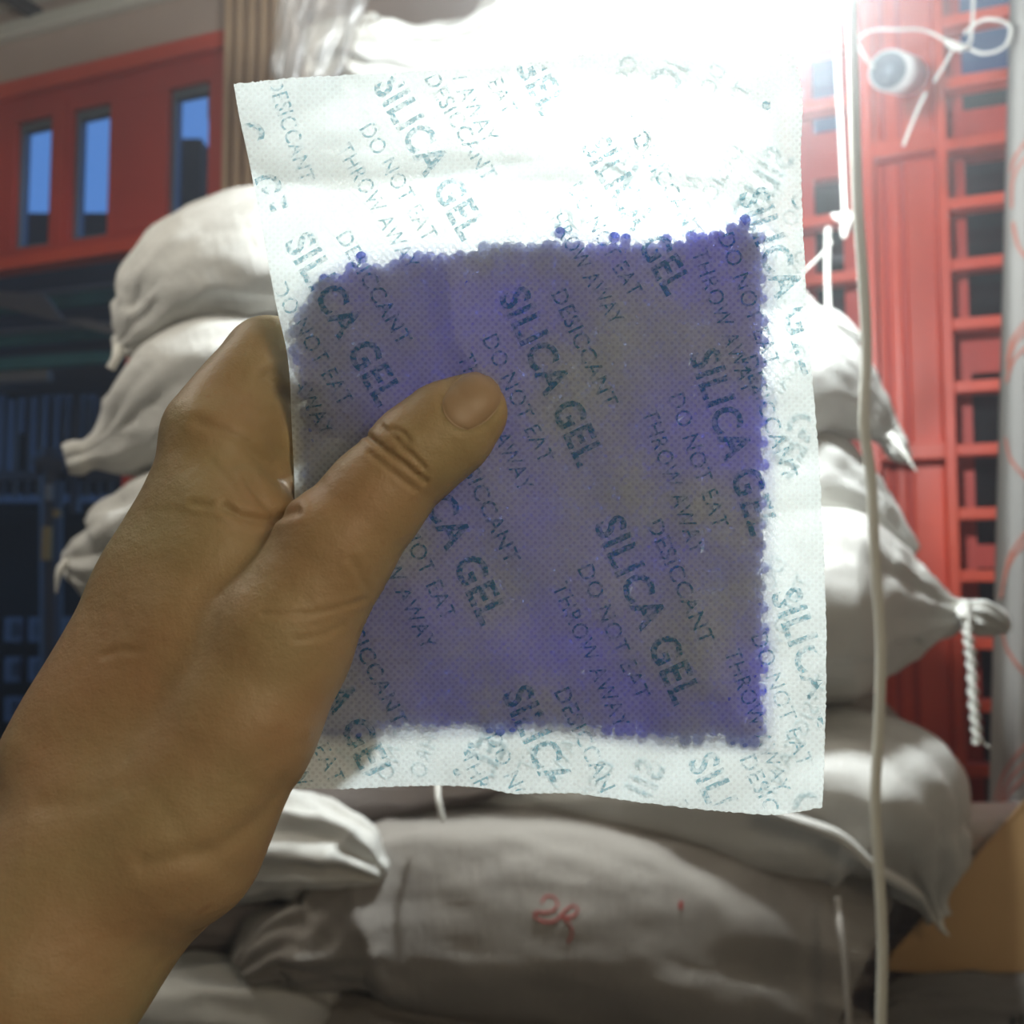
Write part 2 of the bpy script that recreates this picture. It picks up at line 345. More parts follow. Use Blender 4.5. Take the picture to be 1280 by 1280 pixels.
# ------------------------------------------------------------------ sacks
def sack(spine, label, m='sack', name='woven_sack', seed=0, d=1.45, hd=.23, amp=(1., 1.), kf=13, crumple=.024, n=110, k=96, ratio=2.0, sq=2.4, cat='sack', group=None, flen=.18):
    """lofted sack: spine of (px, py, half height in px[, depth]); folds radiate from both tied ends"""
    sp = np.array([[s[0], s[1], s[2], (s[3] if len(s) > 3 else d)] for s in spine], float)
    c = smooth_path(sp, n); c[:, 2] = np.maximum(c[:, 2], 1.0)
    T = np.gradient(c[:, :2], axis=0); T /= np.linalg.norm(T, axis=1)[:, None] + 1e-9
    Nn = np.column_stack([-T[:, 1], T[:, 0]])
    # keep ring normals steady near bulges
    th = np.linspace(0, 2 * math.pi, k, endpoint=False)
    s = np.concatenate([[0], np.cumsum(np.linalg.norm(np.diff(c[:, :2], axis=0), axis=1))]) / F * sp[0, 3]; Ltot = s[-1]
    off = Vector((seed * 7.3, seed * 3.1, seed * 1.7)); V = []; UV = []
    ct = np.sign(np.cos(th)) * np.abs(np.cos(th)) ** (2 / sq); st = np.sign(np.sin(th)) * np.abs(np.sin(th)) ** (2 / sq)
    rs = random.Random(seed); ph = [rs.uniform(0, 6.28) for _ in range(8)]
    for i in range(n):
        hm = c[i, 2] / F * c[i, 3]; hdd = min(hd, hm * ratio + .004); C = P(c[i, 0], c[i, 1], c[i, 3])
        e0 = amp[0] * math.exp(-s[i] / flen); e1 = amp[1] * math.exp(-(Ltot - s[i]) / flen)
        e = e0 + e1; nv = cR * Nn[i, 0] - cU * Nn[i, 1]; ray = (C - CAM) / np.linalg.norm(C - CAM)
        for j in range(k):
            fold = 0
            a = th[j]
            w = .35 * math.sin(2 * a + ph[0]) + .25 * math.sin(3 * a + ph[1]); w2 = 3.0 * s[i] + ph[2]
            fold = (.55 * abs(math.sin(kf * .5 * (a + w * .6) + ph[3])) - .35 + .25 * math.sin((kf + 8) * .5 * a + ph[4] + w2)) * e * min(hm, .05) * .55
            q = Vector((s[i] * 3.2, ct[j] * hm * 14, st[j] * hdd * 5)) + off
            cr = noise.noise(q * 1.0) * .8 + (1 - abs(noise.noise(q * 2.3 + Vector((9, 2, 1)))) * 2.2) * .35 * (0.4 + e) + noise.noise(q * 5.5) * .22 * (.5 + e)
            rr = 1 + (fold + cr * crumple * min(1, hm / .05)) / max(hm, .004)
            p = C + nv * (hm * ct[j] * rr) + ray * (hdd * st[j] * (1 + (rr - 1) * min(1, hm / hdd)))
            V.append(p); UV.append((s[i] * 4, j / k * 4 * .9))
    Fc = [[i * k + j, i * k + (j + 1) % k, (i + 1) * k + (j + 1) % k, (i + 1) * k + j] for i in range(n - 1) for j in range(k)]
    Fc += [list(range(k))[::-1], [(n - 1) * k + j for j in range(k)]]
    o = mesh_obj(name, V, Fc, M[m], uv=UV)
    return tag(o, label, cat, group)

sB = sack([(140, 430, 5), (152, 427, 13), (178, 402, 40), (212, 366, 66), (262, 340, 80), (340, 325, 88), (640, 305, 82), (900, 340, 84), (965, 380, 46), (1012, 404, 22), (1045, 410, 16), (1076, 426, 5)],
          'white woven sack at upper left, its bunched corner pointing left beside the red jamb', seed=1, d=1.5, amp=(1.5, 1.2), flen=.12)
sC = sack([(82, 576, 12), (96, 572, 15), (114, 566, 14), (150, 550, 36), (190, 522, 66), (250, 492, 84), (330, 476, 88), (640, 468, 76), (950, 470, 92), (1035, 490, 72), (1085, 520, 36), (1108, 540, 16), (1122, 562, 12), (1136, 575, 5)],
          'white woven sack with a knotted left end, second one down behind the hand', seed=2, d=1.49, amp=(1.2, 1.0), flen=.10)
sD = sack([(76, 700, 7), (92, 702, 26), (122, 700, 42), (160, 680, 62), (240, 660, 80), (640, 622, 70), (980, 610, 74), (1050, 628, 52), (1105, 662, 26), (1146, 690, 7)],
          'white woven sack whose small loose end shows left of the wrist', seed=3, d=1.47, amp=(1.2, 1.0), hd=.215)
sE = sack([(110, 800, 20), (180, 790, 60), (300, 770, 90), (640, 775, 82), (1000, 755, 112), (1062, 756, 110), (1105, 758, 88), (1145, 762, 54), (1183, 766, 25), (1206, 764, 13), (1228, 768, 17), (1248, 778, 12), (1262, 788, 4)],
          'plump white woven sack with a tied neck and dangling twine at right', seed=4, amp=(1, 2.0), kf=17, flen=.12, hd=.25, d=1.42)
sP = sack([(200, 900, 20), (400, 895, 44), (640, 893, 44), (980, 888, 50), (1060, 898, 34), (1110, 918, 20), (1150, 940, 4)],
          'thin grey sack squeezed under the tied neck sack at right', 'sack_shaded', seed=5, hd=.20, d=1.47)
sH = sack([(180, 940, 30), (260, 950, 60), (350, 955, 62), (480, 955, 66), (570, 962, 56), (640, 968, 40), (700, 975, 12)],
          'grey sack bottom just showing under the lower edge of the packet', 'sack_bounce', seed=6, hd=.20, d=1.42, amp=(1, .6))
sN = sack([(580, 972, 10), (612, 985, 34), (700, 988, 62), (840, 990, 86), (980, 995, 104), (1060, 1000, 112), (1115, 1030, 112), (1142, 1070, 74), (1158, 1112, 34), (1166, 1132, 15), (1174, 1150, 12)],
          'long sagging white sack with a rolled hem, under the packet at lower right', seed=7, hd=.28, d=1.42, amp=(.8, 1.3), flen=.1)
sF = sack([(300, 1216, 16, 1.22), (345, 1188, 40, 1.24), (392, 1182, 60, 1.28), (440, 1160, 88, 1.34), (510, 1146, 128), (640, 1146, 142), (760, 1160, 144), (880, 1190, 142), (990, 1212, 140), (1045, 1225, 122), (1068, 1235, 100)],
          'large grey white sack with red handwriting 2R on its front', 'sack_shaded', seed=8, hd=.215, d=1.40, amp=(1.6, .4), flen=.10)
sG = sack([(60, 1040, 60, 1.36), (180, 1045, 84, 1.36), (300, 1052, 74, 1.33), (380, 1058, 58, 1.27), (440, 1074, 38, 1.23), (470, 1090, 18, 1.21), (480, 1098, 4, 1.20)],
          'crumpled white sack corner between the wrist and the 2R sack', seed=9, hd=.20, d=1.36, amp=(.5, 2.2), crumple=.022, flen=.14)
sI = sack([(-20, 1150, 40), (100, 1150, 52), (250, 1148, 46), (330, 1152, 42), (375, 1148, 34), (400, 1140, 14)],
          'flat grey sack under the crumpled sack corner at lower left', 'sack_bounce', seed=10, hd=.22, d=1.42, amp=(.5, .8))
sJ = sack([(-60, 1250, 50), (60, 1258, 66), (200, 1262, 74), (300, 1268, 74), (380, 1280, 60), (420, 1290, 30)],
          'white sack at the bottom left corner beside the forearm', seed=11, hd=.26, d=1.35, amp=(.5, .6))
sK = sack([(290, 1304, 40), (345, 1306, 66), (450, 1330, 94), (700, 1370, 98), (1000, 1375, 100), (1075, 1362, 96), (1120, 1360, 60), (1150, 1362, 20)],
          'grey sack under the 2R sack at the bottom edge', 'sack_shaded', seed=12, hd=.27, d=1.42)
sL = sack([(1080, 1090, 60), (1140, 1082, 76), (1210, 1072, 68), (1290, 1068, 62), (1400, 1070, 60), (1480, 1080, 30)],
          'smooth pinkish white sack behind the cardboard at right', 'sack', seed=13, hd=.19, d=1.70, amp=(.4, .4))
sM = sack([(1060, 1230, 40), (1110, 1225, 74), (1200, 1230, 90), (1330, 1235, 90), (1430, 1240, 40)],
          'pale sack in the gap between the 2R sack and the cardboard', 'sack', seed=14, hd=.12, d=1.74, amp=(.4, .4))
sA = sack([(400, 108, 10), (425, 62, 38), (470, 72, 46), (540, 74, 42), (610, 66, 52), (672, 48, 72), (725, 44, 66), (752, 66, 28), (762, 92, 8)],
          'crumpled white sack on top of the stack at upper centre', seed=15, hd=.28, crumple=.045, amp=(1.2, 1.6), flen=.2, n=150, k=120, d=1.88)
sA2 = sack([(330, 190, 10), (420, 180, 55), (640, 170, 70), (880, 195, 72), (950, 225, 36), (980, 240, 8)],
           'white sack directly behind the top margin of the packet', seed=16, hd=.2, d=1.50)
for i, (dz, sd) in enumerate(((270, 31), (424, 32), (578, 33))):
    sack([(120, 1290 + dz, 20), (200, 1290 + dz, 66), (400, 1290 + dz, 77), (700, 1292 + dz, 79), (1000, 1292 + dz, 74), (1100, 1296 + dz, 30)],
         ['grey sack below the bottom edge of the picture, upper of the hidden ones', 'grey sack below the picture, middle of the hidden ones', 'grey sack on the floor at the foot of the stack'][i], 'sack_shaded', seed=sd, hd=.27, n=50, k=40)

# hem, strings, marks on sacks
tube('hem', [(962, 1014, 1.135), (1010, 1030, 1.13), (1050, 1047, 1.14), (1090, 1082, 1.16), (1125, 1104, 1.22), (1150, 1122, 1.33)], [.005, .007, .008, .007, .008, .007], M['sack'], sN, n=80)
tube('twine', [(1170, 1140, 1.40), (1176, 1158, 1.39), (1187, 1170, 1.38)], [.009, .005, .001], M['string'], sN, n=20)
tube('hem', [(1048, 1122, 1.15), (1050, 1160, 1.125), (1056, 1200, 1.12), (1062, 1280, 1.12), (1064, 1330, 1.13)], .004, M['sack_shaded'], sF, n=40)
tube('twine', [(1207, 752, 1.37), (1209, 785, 1.36), (1214, 830, 1.36), (1217, 880, 1.36), (1222, 930, 1.36)], .0062, M['string'], sE, n=120, twist=.7)
tube('twine_wrap', [(1198, 757, 1.39), (1203, 770, 1.36), (1212, 776, 1.39)], .006, M['string'], sE, n=24)
tube('twine_tail', [(1222, 922, 1.36), (1228, 928, 1.36), (1238, 935, 1.36)], .0015, M['string'], sE, n=12)
tube('twine', [(148, 434, 1.42), (145, 448, 1.41), (138, 461, 1.41)], [.008, .006, .006], M['string'], sB, n=20)
tube('twine', [(84, 700, 1.42), (74, 715, 1.41), (70, 742, 1.41)], [.006, .005, .001], M['string'], sD, n=20)
tube('twine', [(1112, 542, 1.40), (1130, 566, 1.39), (1146, 590, 1.39)], [.006, .004, .001], M['string'], sC, n=20)
tube('twine', [(1128, 925, 1.44), (1142, 934, 1.42), (1160, 952, 1.42)], [.004, .003, .001], M['string'], sP, n=20)
tube('twine', [(547, 975, 1.2), (548, 1000, 1.18), (554, 1026, 1.18)], .0035, M['string'], sH, n=24)
tube('twine', [(316, 1225, 1.36), (317, 1250, 1.30), (318, 1290, 1.28)], .0035, M['string'], sF, n=24)

# ------------------------------------------------------------------ bag of clear plastic at the top left of the stack
pb = glass('clear_plastic', (.85, .84, .82), .10, .45)
nt = pb.node_tree; o_ = next(n for n in nt.nodes if n.type == 'OUTPUT_MATERIAL'); prev = o_.inputs[0].links[0].from_socket
d_ = nt.nodes.new('ShaderNodeBsdfDiffuse'); d_.inputs[0].default_value = (.32, .31, .30, 1); m_ = nt.nodes.new('ShaderNodeMixShader'); m_.inputs[0].default_value = .15
nt.links.new(prev, m_.inputs[1]); nt.links.new(d_.outputs[0], m_.inputs[2]); nt.links.new(m_.outputs[0], o_.inputs[0])
M['plastic'] = pb
o = sack([(372, 128, 16, 1.6), (378, 96, 28, 1.6), (392, 50, 36, 1.6), (402, 5, 40, 1.6), (420, -50, 44, 1.6), (450, -90, 30, 1.6)], 'clear crumpled plastic bag hanging at the top left of the stack', 'plastic', 'plastic_bag', seed=40, hd=.04, crumple=.03, cat='bag', n=60, k=60)

# ------------------------------------------------------------------ red handwriting on the sack front
from mathutils.bvhtree import BVHTree
def surf_hit(o, px, py):
    dg = bpy.context.evaluated_depsgraph_get()
    if 'bvh' not in SURF or SURF['o'] != o.name:
        me = o.data; SURF['bvh'] = BVHTree.FromPolygons([v.co[:] for v in me.vertices], [p.vertices[:] for p in me.polygons]); SURF['o'] = o.name
    r = Vector(P(px, py, 1.0) - CAM).normalized(); h = SURF['bvh'].ray_cast(Vector(CAM), r)
    return (h[0] - r * .0007) if h[0] is not None else None
SURF = {}
def mark(name, pts, r, m, o, n=40, off=0):
    sp = smooth_path(np.array([(a, b, 0) for a, b in pts], float), n)
    w = [surf_hit(o, a, b) for a, b, _ in sp]; w = [x for x in w if x is not None]
    if len(w) > 3: tube(name, [tuple(x) for x in w], r, m, o, n=len(w) * 2, k=6, world=True, flat=.5)
mark('red_mark', [(677, 1129), (682, 1121), (691, 1121), (697, 1130), (691, 1139), (680, 1141), (671, 1140), (668, 1145), (676, 1151), (688, 1153), (697, 1149), (704, 1141), (712, 1134), (719, 1133), (722, 1139), (716, 1146), (703, 1147)], .0012, M['redink'], sF, 90)
mark('red_mark', [(704, 1147), (712, 1156), (715, 1167), (710, 1179)], .0011, M['redink'], sF, 20)
mark('red_mark', [(852, 1127), (851, 1132), (851, 1137)], .0022, M['redink'], sF, 8)
mark('black_mark', [(571, 1276), (580, 1279), (590, 1282)], .0025, M['blackink'], sF, 8)

# ------------------------------------------------------------------ cable, strings, round pipe at right
q = tube('white_cable', [(1066, -160, .92), (1065, 0, .92), (1068, 120, .92), (1072, 250, .92), (1079, 350, .92), (1083, 440, .92), (1080, 530, .92), (1089, 600, .92), (1094, 700, .92), (1101, 800, .92), (1099, 900, .92), (1094, 1000, .92), (1098, 1080, .92), (1103, 1180, .92), (1101, 1280, .92), (1095, 1500, .92), (1100, 1860, .92)], .0049, M['cable'], n=200, k=12)
tag(q, 'thick off-white cable hanging down in front of the right ends of the sacks', 'cable')
q = tube('hanging_string', [(1043, -60, 1.6), (1047, 80, 1.6), (1052, 180, 1.6), (1056, 270, 1.6)], .0042, M['string'], n=40); tag(q, 'white string with a knot left of the cable', 'string')
tube('knot', [(1040, 268, 1.6), (1050, 272, 1.6), (1060, 270, 1.6), (1056, 285, 1.6), (1055, 298, 1.6)], [.003, .008, .009, .008, .004], M['string'], q, n=30)
q = tube('hanging_string', [(1035, 285, 1.6), (1034, 330, 1.6), (1036, 400, 1.55)], .0048, M['string'], n=24); tag(q, 'short white string hanging down to the sack left of the cable', 'string')
q = tube('hanging_string', [(1040, 302, 1.6), (1025, 320, 1.6), (990, 352, 1.6)], .002, M['string'], n=24); tag(q, 'thin string slanting down to the packet edge', 'string')
pp = empty('pvc_pipe', P(1110, 88, 2.0)); tag(pp, 'short white pipe with a dark open end tied before the red door', 'pipe')
def cyl(name, a, b, ra, rb, m, parent, k=32, caps=True):
    a = np.array(a); b = np.array(b); T = (b - a) / np.linalg.norm(b - a); A = np.cross(T, [0, 0, 1]); A /= np.linalg.norm(A); B = np.cross(T, A); V = []
    for c, r in ((a, ra), (b, rb)):
        for j in range(k):
            t = 2 * math.pi * j / k; V.append(c + A * r * math.cos(t) + B * r * math.sin(t))
    Fc = [[j, (j + 1) % k, k + (j + 1) % k, k + j] for j in range(k)]
    if caps: Fc += [list(range(k))[::-1], [k + j for j in range(k)]]
    o = mesh_obj(name, V, Fc, M[m]);
    if parent: child(o, parent)
    return o
cyl('pipe_tube', P(1111, 88, 2.0), P(1135, 95, 2.22), .040, .042, 'pvc', pp); cyl('dark_bore', P(1110.5, 88, 1.996), P(1111, 88, 2.01), .034, .034, 'alu', pp)
SG = 'white tie strings around the pipe'
for lab, pts, r in (('string running from the cable over to the door stile at the top', [(1072, 48, 1.95), (1090, 38, 1.95), (1120, 37, 1.95), (1155, 38, 1.97), (1185, 52, 1.97)], .003),
                    ('string running from the cable down to the pipe', [(1070, 52, 1.95), (1082, 72, 1.96), (1092, 84, 1.97)], .0036),
                    ('string loop curling toward the curtain at the top right', [(1184, 50, 1.97), (1205, 58, 1.97), (1230, 67, 1.95), (1258, 56, 1.9), (1263, 34, 1.9), (1240, 24, 1.9), (1222, 28, 1.93), (1205, 42, 1.95)], .0034),
                    ('string end slanting left under the knot', [(1190, 64, 1.96), (1180, 82, 1.96), (1168, 102, 1.96)], .003),
                    ('string end hanging under the pipe', [(1157, 116, 1.96), (1146, 140, 1.96), (1129, 182, 1.96)], .0034),
                    ('string rising out of the knot to the top edge', [(1213, 54, 1.95), (1216, 20, 1.95), (1218, -60, 1.95)], .003)):
    q = tube('tie_string', pts, r, M['string'], n=40); tag(q, lab, 'string', SG)
q = tube('string_knot', [(1180, 50, 1.955), (1190, 56, 1.95), (1202, 60, 1.95), (1212, 56, 1.95)], [.003, .008, .008, .003], M['string'], n=20); tag(q, 'thick white knot before the door at the upper right', 'knot')

# ------------------------------------------------------------------ curtain at the right edge
nx, ny = 40, 90; V = []; UV = []
for lay in (0, 1):
    for j in range(ny):
        y = -200 + 1700 * j / (ny - 1)
        for i in range(nx):
            x = (1262 - 26 * max(0, y) / 1000) + 140 * i / (nx - 1); d = 1.92 + .012 * math.sin(i * .5 + .6 * math.sin(j * .09)) + .06 * i / nx + lay * .003
            V.append(P(x, y, d)); UV.append((i / nx, j / ny))
def gridf(nx, ny, o=0, flip=False):
    f = [[o + j * nx + i, o + j * nx + i + 1, o + (j + 1) * nx + i + 1, o + (j + 1) * nx + i] for j in range(ny - 1) for i in range(nx - 1)]
    return [q[::-1] for q in f] if flip else f
o1 = nx * ny
rim = [[j * nx, (j + 1) * nx, o1 + (j + 1) * nx, o1 + j * nx] for j in range(ny - 1)]
cu = mesh_obj('curtain', V, gridf(nx, ny, 0, True) + gridf(nx, ny, o1) + rim, M['curtain'], uv=UV); tag(cu, 'off-white cloth with salmon curved stripes hanging along the right edge', 'curtain')
for pts in ([(1262, 215), (1270, 195), (1292, 165)], [(1264, 260), (1266, 225), (1276, 205), (1295, 185)], [(1266, 278), (1274, 310), (1292, 330)],
            [(1258, 462), (1268, 432), (1295, 400)], [(1258, 452), (1266, 424), (1295, 388)], [(1257, 478), (1268, 450), (1295, 424)], [(1256, 548), (1264, 575), (1295, 612)],
            [(1250, 748), (1262, 705), (1295, 664)], [(1252, 736), (1262, 696), (1295, 650)], [(1251, 775), (1258, 810), (1295, 862)],
            [(1243, 1000), (1256, 965), (1295, 915)], [(1245, 1015), (1262, 975), (1295, 940)], [(1250, 1010), (1268, 985), (1295, 958)]):
    mark('printed_stripe', pts, .0034, M['stripe'], cu, 26)

# ------------------------------------------------------------------ cardboard box and printed sack lower right
cb = empty('cardboard_box', P(1250, 1215, 1.5)); tag(cb, 'brown cardboard box flap at the lower right edge', 'box')
def plate(name, pts, d, th, m, parent):
    q = [P(x, y, dd if dd else d) for x, y, dd in pts]; k = cF * th; n = len(q)
    mb = MB(); mb.add(q + [p + k for p in q], [list(range(n)), list(range(2 * n - 1, n - 1, -1))] + [[i, i + n, (i + 1) % n + n, (i + 1) % n] for i in range(n)])
    return mb.build(name, M[m], parent, bevel=.0015)
plate('flap', [(1110, 1214, 1.50), (1112, 1196, 1.50), (1280, 1003, 1.47), (1420, 850, 1.45), (1420, 1232, 1.45)], .9, .005, 'card', cb)
plate('side_panel', [(1420, 860, 1.455), (1420, 1232, 1.455), (1440, 1228, 1.62), (1440, 900, 1.62)], .9, .004, 'card', cb)
plate('back_flap', [(1300, 1205, 1.60), (1420, 1060, 1.60), (1440, 1040, 1.60), (1440, 1205, 1.60)], .9, .004, 'card', cb)
M['sack_dark'] = sack_material('dark_plastic_sack', (.24, .22, .20), (.18, .165, .15))  # darker grey than the other sacks
sQ = sack([(1092, 1300, 50), (1130, 1296, 76), (1250, 1300, 80), (1380, 1300, 80), (1450, 1310, 40)], 'dark grey sack with black print under the cardboard', 'sack_dark', 'printed_sack', seed=22, hd=.12, amp=(.3, .3), d=1.50)
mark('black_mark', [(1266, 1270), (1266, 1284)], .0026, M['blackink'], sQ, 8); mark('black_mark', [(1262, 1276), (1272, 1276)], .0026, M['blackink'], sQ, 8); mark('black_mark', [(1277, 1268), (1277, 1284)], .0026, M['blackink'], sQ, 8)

# ------------------------------------------------------------------ lamp
lp = empty('bulb_lamp', LAMP); tag(lp, 'glowing white bulb hanging above the packet', 'lamp')
bm_v = []; K = 28; R = 18; prof = [(0, -.036)] + [(.036 * math.sin(math.pi * t), -.036 * math.cos(math.pi * t)) for t in np.linspace(.05, .80, 14)] + [(.019, .045), (.018, .06)]
V = []; 
for r_, z_ in prof:
    for j in range(K): V.append((r_ * math.cos(2 * math.pi * j / K), r_ * math.sin(2 * math.pi * j / K), z_))
Fc = [[i * K + j, i * K + (j + 1) % K, (i + 1) * K + (j + 1) % K, (i + 1) * K + j] for i in range(len(prof) - 1) for j in range(K)]
gl = mesh_obj('bulb_globe', V, Fc, M['bulb']); gl.parent = lp
gl.visible_shadow = True
c0 = LAMP + np.array([0, 0, .058]); cyl('socket', c0, c0 + np.array([0, 0, .05]), .02, .02, 'pvc', lp)
tube('lamp_cord', [c0 + np.array([0, 0, .05]), c0 + np.array([0, 0, .4]), (LAMP[0], LAMP[1], zC)], .003, M['cable'], lp, world=True, n=12)

# ------------------------------------------------------------------ the silica gel packet
OUT = dict(
    top=[(292, 105), (360, 98), (480, 91), (600, 84), (700, 74), (760, 66), (860, 66), (940, 66), (992, 68)],
    right=[(992, 68), (1003, 120), (1001, 200), (1006, 330), (1012, 430), (1024, 580), (1031, 720), (1033, 840), (1031, 930), (1028, 1009)],
    bottom=[(355, 986), (440, 986), (540, 982), (610, 986), (640, 992), (720, 992), (800, 1003), (900, 1014), (970, 1018), (1028, 1009)],
    left=[(292, 105), (300, 150), (312, 205), (330, 300), (345, 380), (360, 450), (365, 540), (368, 630), (362, 760), (358, 880), (355, 986)])
BEAD = np.array([(361, 402), (375, 376), (402, 350), (440, 330), (520, 316), (600, 308), (690, 296), (740, 303), (800, 302), (870, 294), (915, 280), (957, 287), (958, 480), (956, 700), (957, 932), (900, 925), (840, 926), (700, 906), (560, 908), (430, 918), (390, 916), (376, 800), (384, 650), (380, 560), (374, 480)], float)
def inside(poly, x, y):
    r = np.zeros(np.shape(x), bool); n = len(poly); j = n - 1
    for i in range(n):
        xi, yi = poly[i]; xj, yj = poly[j]
        c = ((yi > y) != (yj > y)) & (x < (xj - xi) * (y - yi) / (yj - yi + 1e-12) + xi); r ^= c; j = i
    return r
def polydist(poly, x, y, closed=True):
    d = np.full(np.shape(x), 1e9); n = len(poly)
    for i in range(n if closed else n - 1):
        a = poly[i]; b = poly[(i + 1) % n]; ex, ey = b - a; t = np.clip(((x - a[0]) * ex + (y - a[1]) * ey) / (ex * ex + ey * ey + 1e-9), 0, 1)
        d = np.minimum(d, np.hypot(x - a[0] - t * ex, y - a[1] - t * ey))
    return d
D0 = .27
def wob(x, y):
    return (np.sin(x * .021 + 1.3 * np.sin(y * .013)) * np.sin(y * .017 + .9 * np.sin(x * .011 + 2)) * .0012 + np.sin(x * .055 + y * .021) * np.sin(y * .06 - x * .02) * .00035)
def base(x, y):
    b = D0 + .004 * ((x - 640) / 400) + .003 * ((y - 550) / 450) ** 2 + wob(x, y)
    # horizontal crease near the top, a smaller one on the right of it
    for line, a, w in ((np.array([(296, 205), (345, 228), (430, 238), (510, 226), (640, 205), (790, 178)], float), .0022, 26), (np.array([(600, 300), (660, 262), (740, 222), (830, 186)], float), .0012, 20),
                       (np.array([(560, 330), (566, 420), (600, 470)], float), .0016, 24), (np.array([(880, 560), (850, 700), (900, 860)], float), .0010, 34)):
        b = b - a * np.exp(-(polydist(line, x, y, False) / w) ** 1.3)
    # corner under the forefinger folds away behind the line (362,468)-(480,505)
    s = (y - 470) - (x - 362) * .30; k = np.clip(s / 60, 0, 1) * np.clip((500 - x) / 120, 0, 1) * np.clip((680 - y) / 60, 0, 1)
    return b + .006 * k
def half(x, y):
    ins = inside(BEAD, x, y); d = polydist(BEAD, x, y); t = np.where(ins, .0017 + .0036 * np.sqrt(np.clip(d / 90, 0, 1)), .0017 * np.exp(-(d / 9.0) ** 2))
    press = np.exp(-(((x - 540) / 110) ** 2 + ((y - 560) / 90) ** 2)); t = t * (1 - .45 * press)
    return t + .00012
def front(x, y): return base(x, y) - half(x, y)
def back(x, y): return base(x, y) + half(x, y)

def edge(pts, n, jit=0.0, sd=0):
    q = smooth_path(np.array([(a, b, 0) for a, b in pts], float), n)[:, :2]
    if jit:
        rg = np.random.RandomState(sd); q[1:-1] += rg.uniform(-jit, jit, q[1:-1].shape) * [0.3, 1]
    return q
NU, NV = 240, 300
eT = edge(OUT['top'], NU, 1.1, 1); eB = edge(OUT['bottom'], NU, 1.0, 2); eL = edge(OUT['left'], NV); eR = edge(OUT['right'], NV, .0)
rg = np.random.RandomState(4); eR[1:-1, 0] += rg.uniform(-.8, .8, NV - 2)
u = np.linspace(0, 1, NU)[None, :, None]; v = np.linspace(0, 1, NV)[:, None, None]
G = (1 - v) * eT[None] + v * eB[None] + (1 - u) * eL[:, None] + u * eR[:, None] - ((1 - u) * (1 - v) * eT[0] + u * (1 - v) * eT[-1] + (1 - u) * v * eB[0] + u * v * eB[-1])
GX, GY = G[..., 0], G[..., 1]
def Pv(x, y, d):
    return CAM + d[..., None] * (cF + cR * ((x - 640) / F)[..., None] + cU * ((640 - y) / F)[..., None])

def sheet_material():
    m = bpy.data.materials.new('nonwoven_fabric'); m.use_nodes = True; nt = m.node_tree; nt.nodes.clear(); N = nt.nodes.new; L = nt.links.new
    out = N('ShaderNodeOutputMaterial'); uv = N('ShaderNodeUVMap'); uv.uv_map = 'UVMap'
    mp = N('ShaderNodeMapping'); mp.inputs['Rotation'].default_value = (0, 0, math.radians(45)); mp.inputs['Scale'].default_value = (1 / 6.9, 1 / 6.9, 1); L(uv.outputs[0], mp.inputs[0])
    vo = N('ShaderNodeTexVoronoi'); vo.inputs['Scale'].default_value = 1; vo.inputs['Randomness'].default_value = .12; L(mp.outputs[0], vo.inputs['Vector'])
    dot = N('ShaderNodeMapRange'); dot.inputs['From Min'].default_value = .22; dot.inputs['From Max'].default_value = .38; L(vo.outputs['Distance'], dot.inputs['Value'])   # 0 in dot, 1 outside
    fib = N('ShaderNodeTexNoise'); fib.inputs['Scale'].default_value = .16; fib.inputs['Detail'].default_value = 6; fib.inputs['Roughness'].default_value = .7; L(uv.outputs[0], fib.inputs['Vector'])
    fr = N('ShaderNodeMapRange'); fr.inputs['From Min'].default_value = .3; fr.inputs['From Max'].default_value = .7; fr.inputs['To Min'].default_value = .62; fr.inputs['To Max'].default_value = .80; L(fib.outputs['Fac'], fr.inputs['Value'])
    mul = N('ShaderNodeMath'); mul.operation = 'MULTIPLY'; dm = N('ShaderNodeMapRange'); dm.inputs['To Min'].default_value = .74; dm.inputs['To Max'].default_value = 1.0; L(dot.outputs[0], dm.inputs['Value'])
    L(fr.outputs[0], mul.inputs[0]); L(dm.outputs[0], mul.inputs[1])
    tr = N('ShaderNodeBsdfTransparent'); tr.inputs[0].default_value = (.98, 1, 1, 1)
    di = N('ShaderNodeBsdfDiffuse'); di.inputs[0].default_value = (.80, .85, .84, 1); tl = N('ShaderNodeBsdfTranslucent'); tl.inputs[0].default_value = (.90, .96, .95, 1)
    m1 = N('ShaderNodeMixShader'); m1.inputs[0].default_value = .62; L(di.outputs[0], m1.inputs[1]); L(tl.outputs[0], m1.inputs[2])
    bu = N('ShaderNodeBump'); bu.inputs['Strength'].default_value = .25; bu.inputs['Distance'].default_value = .0004; L(fib.outputs['Fac'], bu.inputs['Height']); L(bu.outputs[0], di.inputs['Normal'])
    m2 = N('ShaderNodeMixShader'); L(mul.outputs[0], m2.inputs[0]); L(tr.outputs[0], m2.inputs[1]); L(m1.outputs[0], m2.inputs[2]); L(m2.outputs[0], out.inputs[0])
    return m
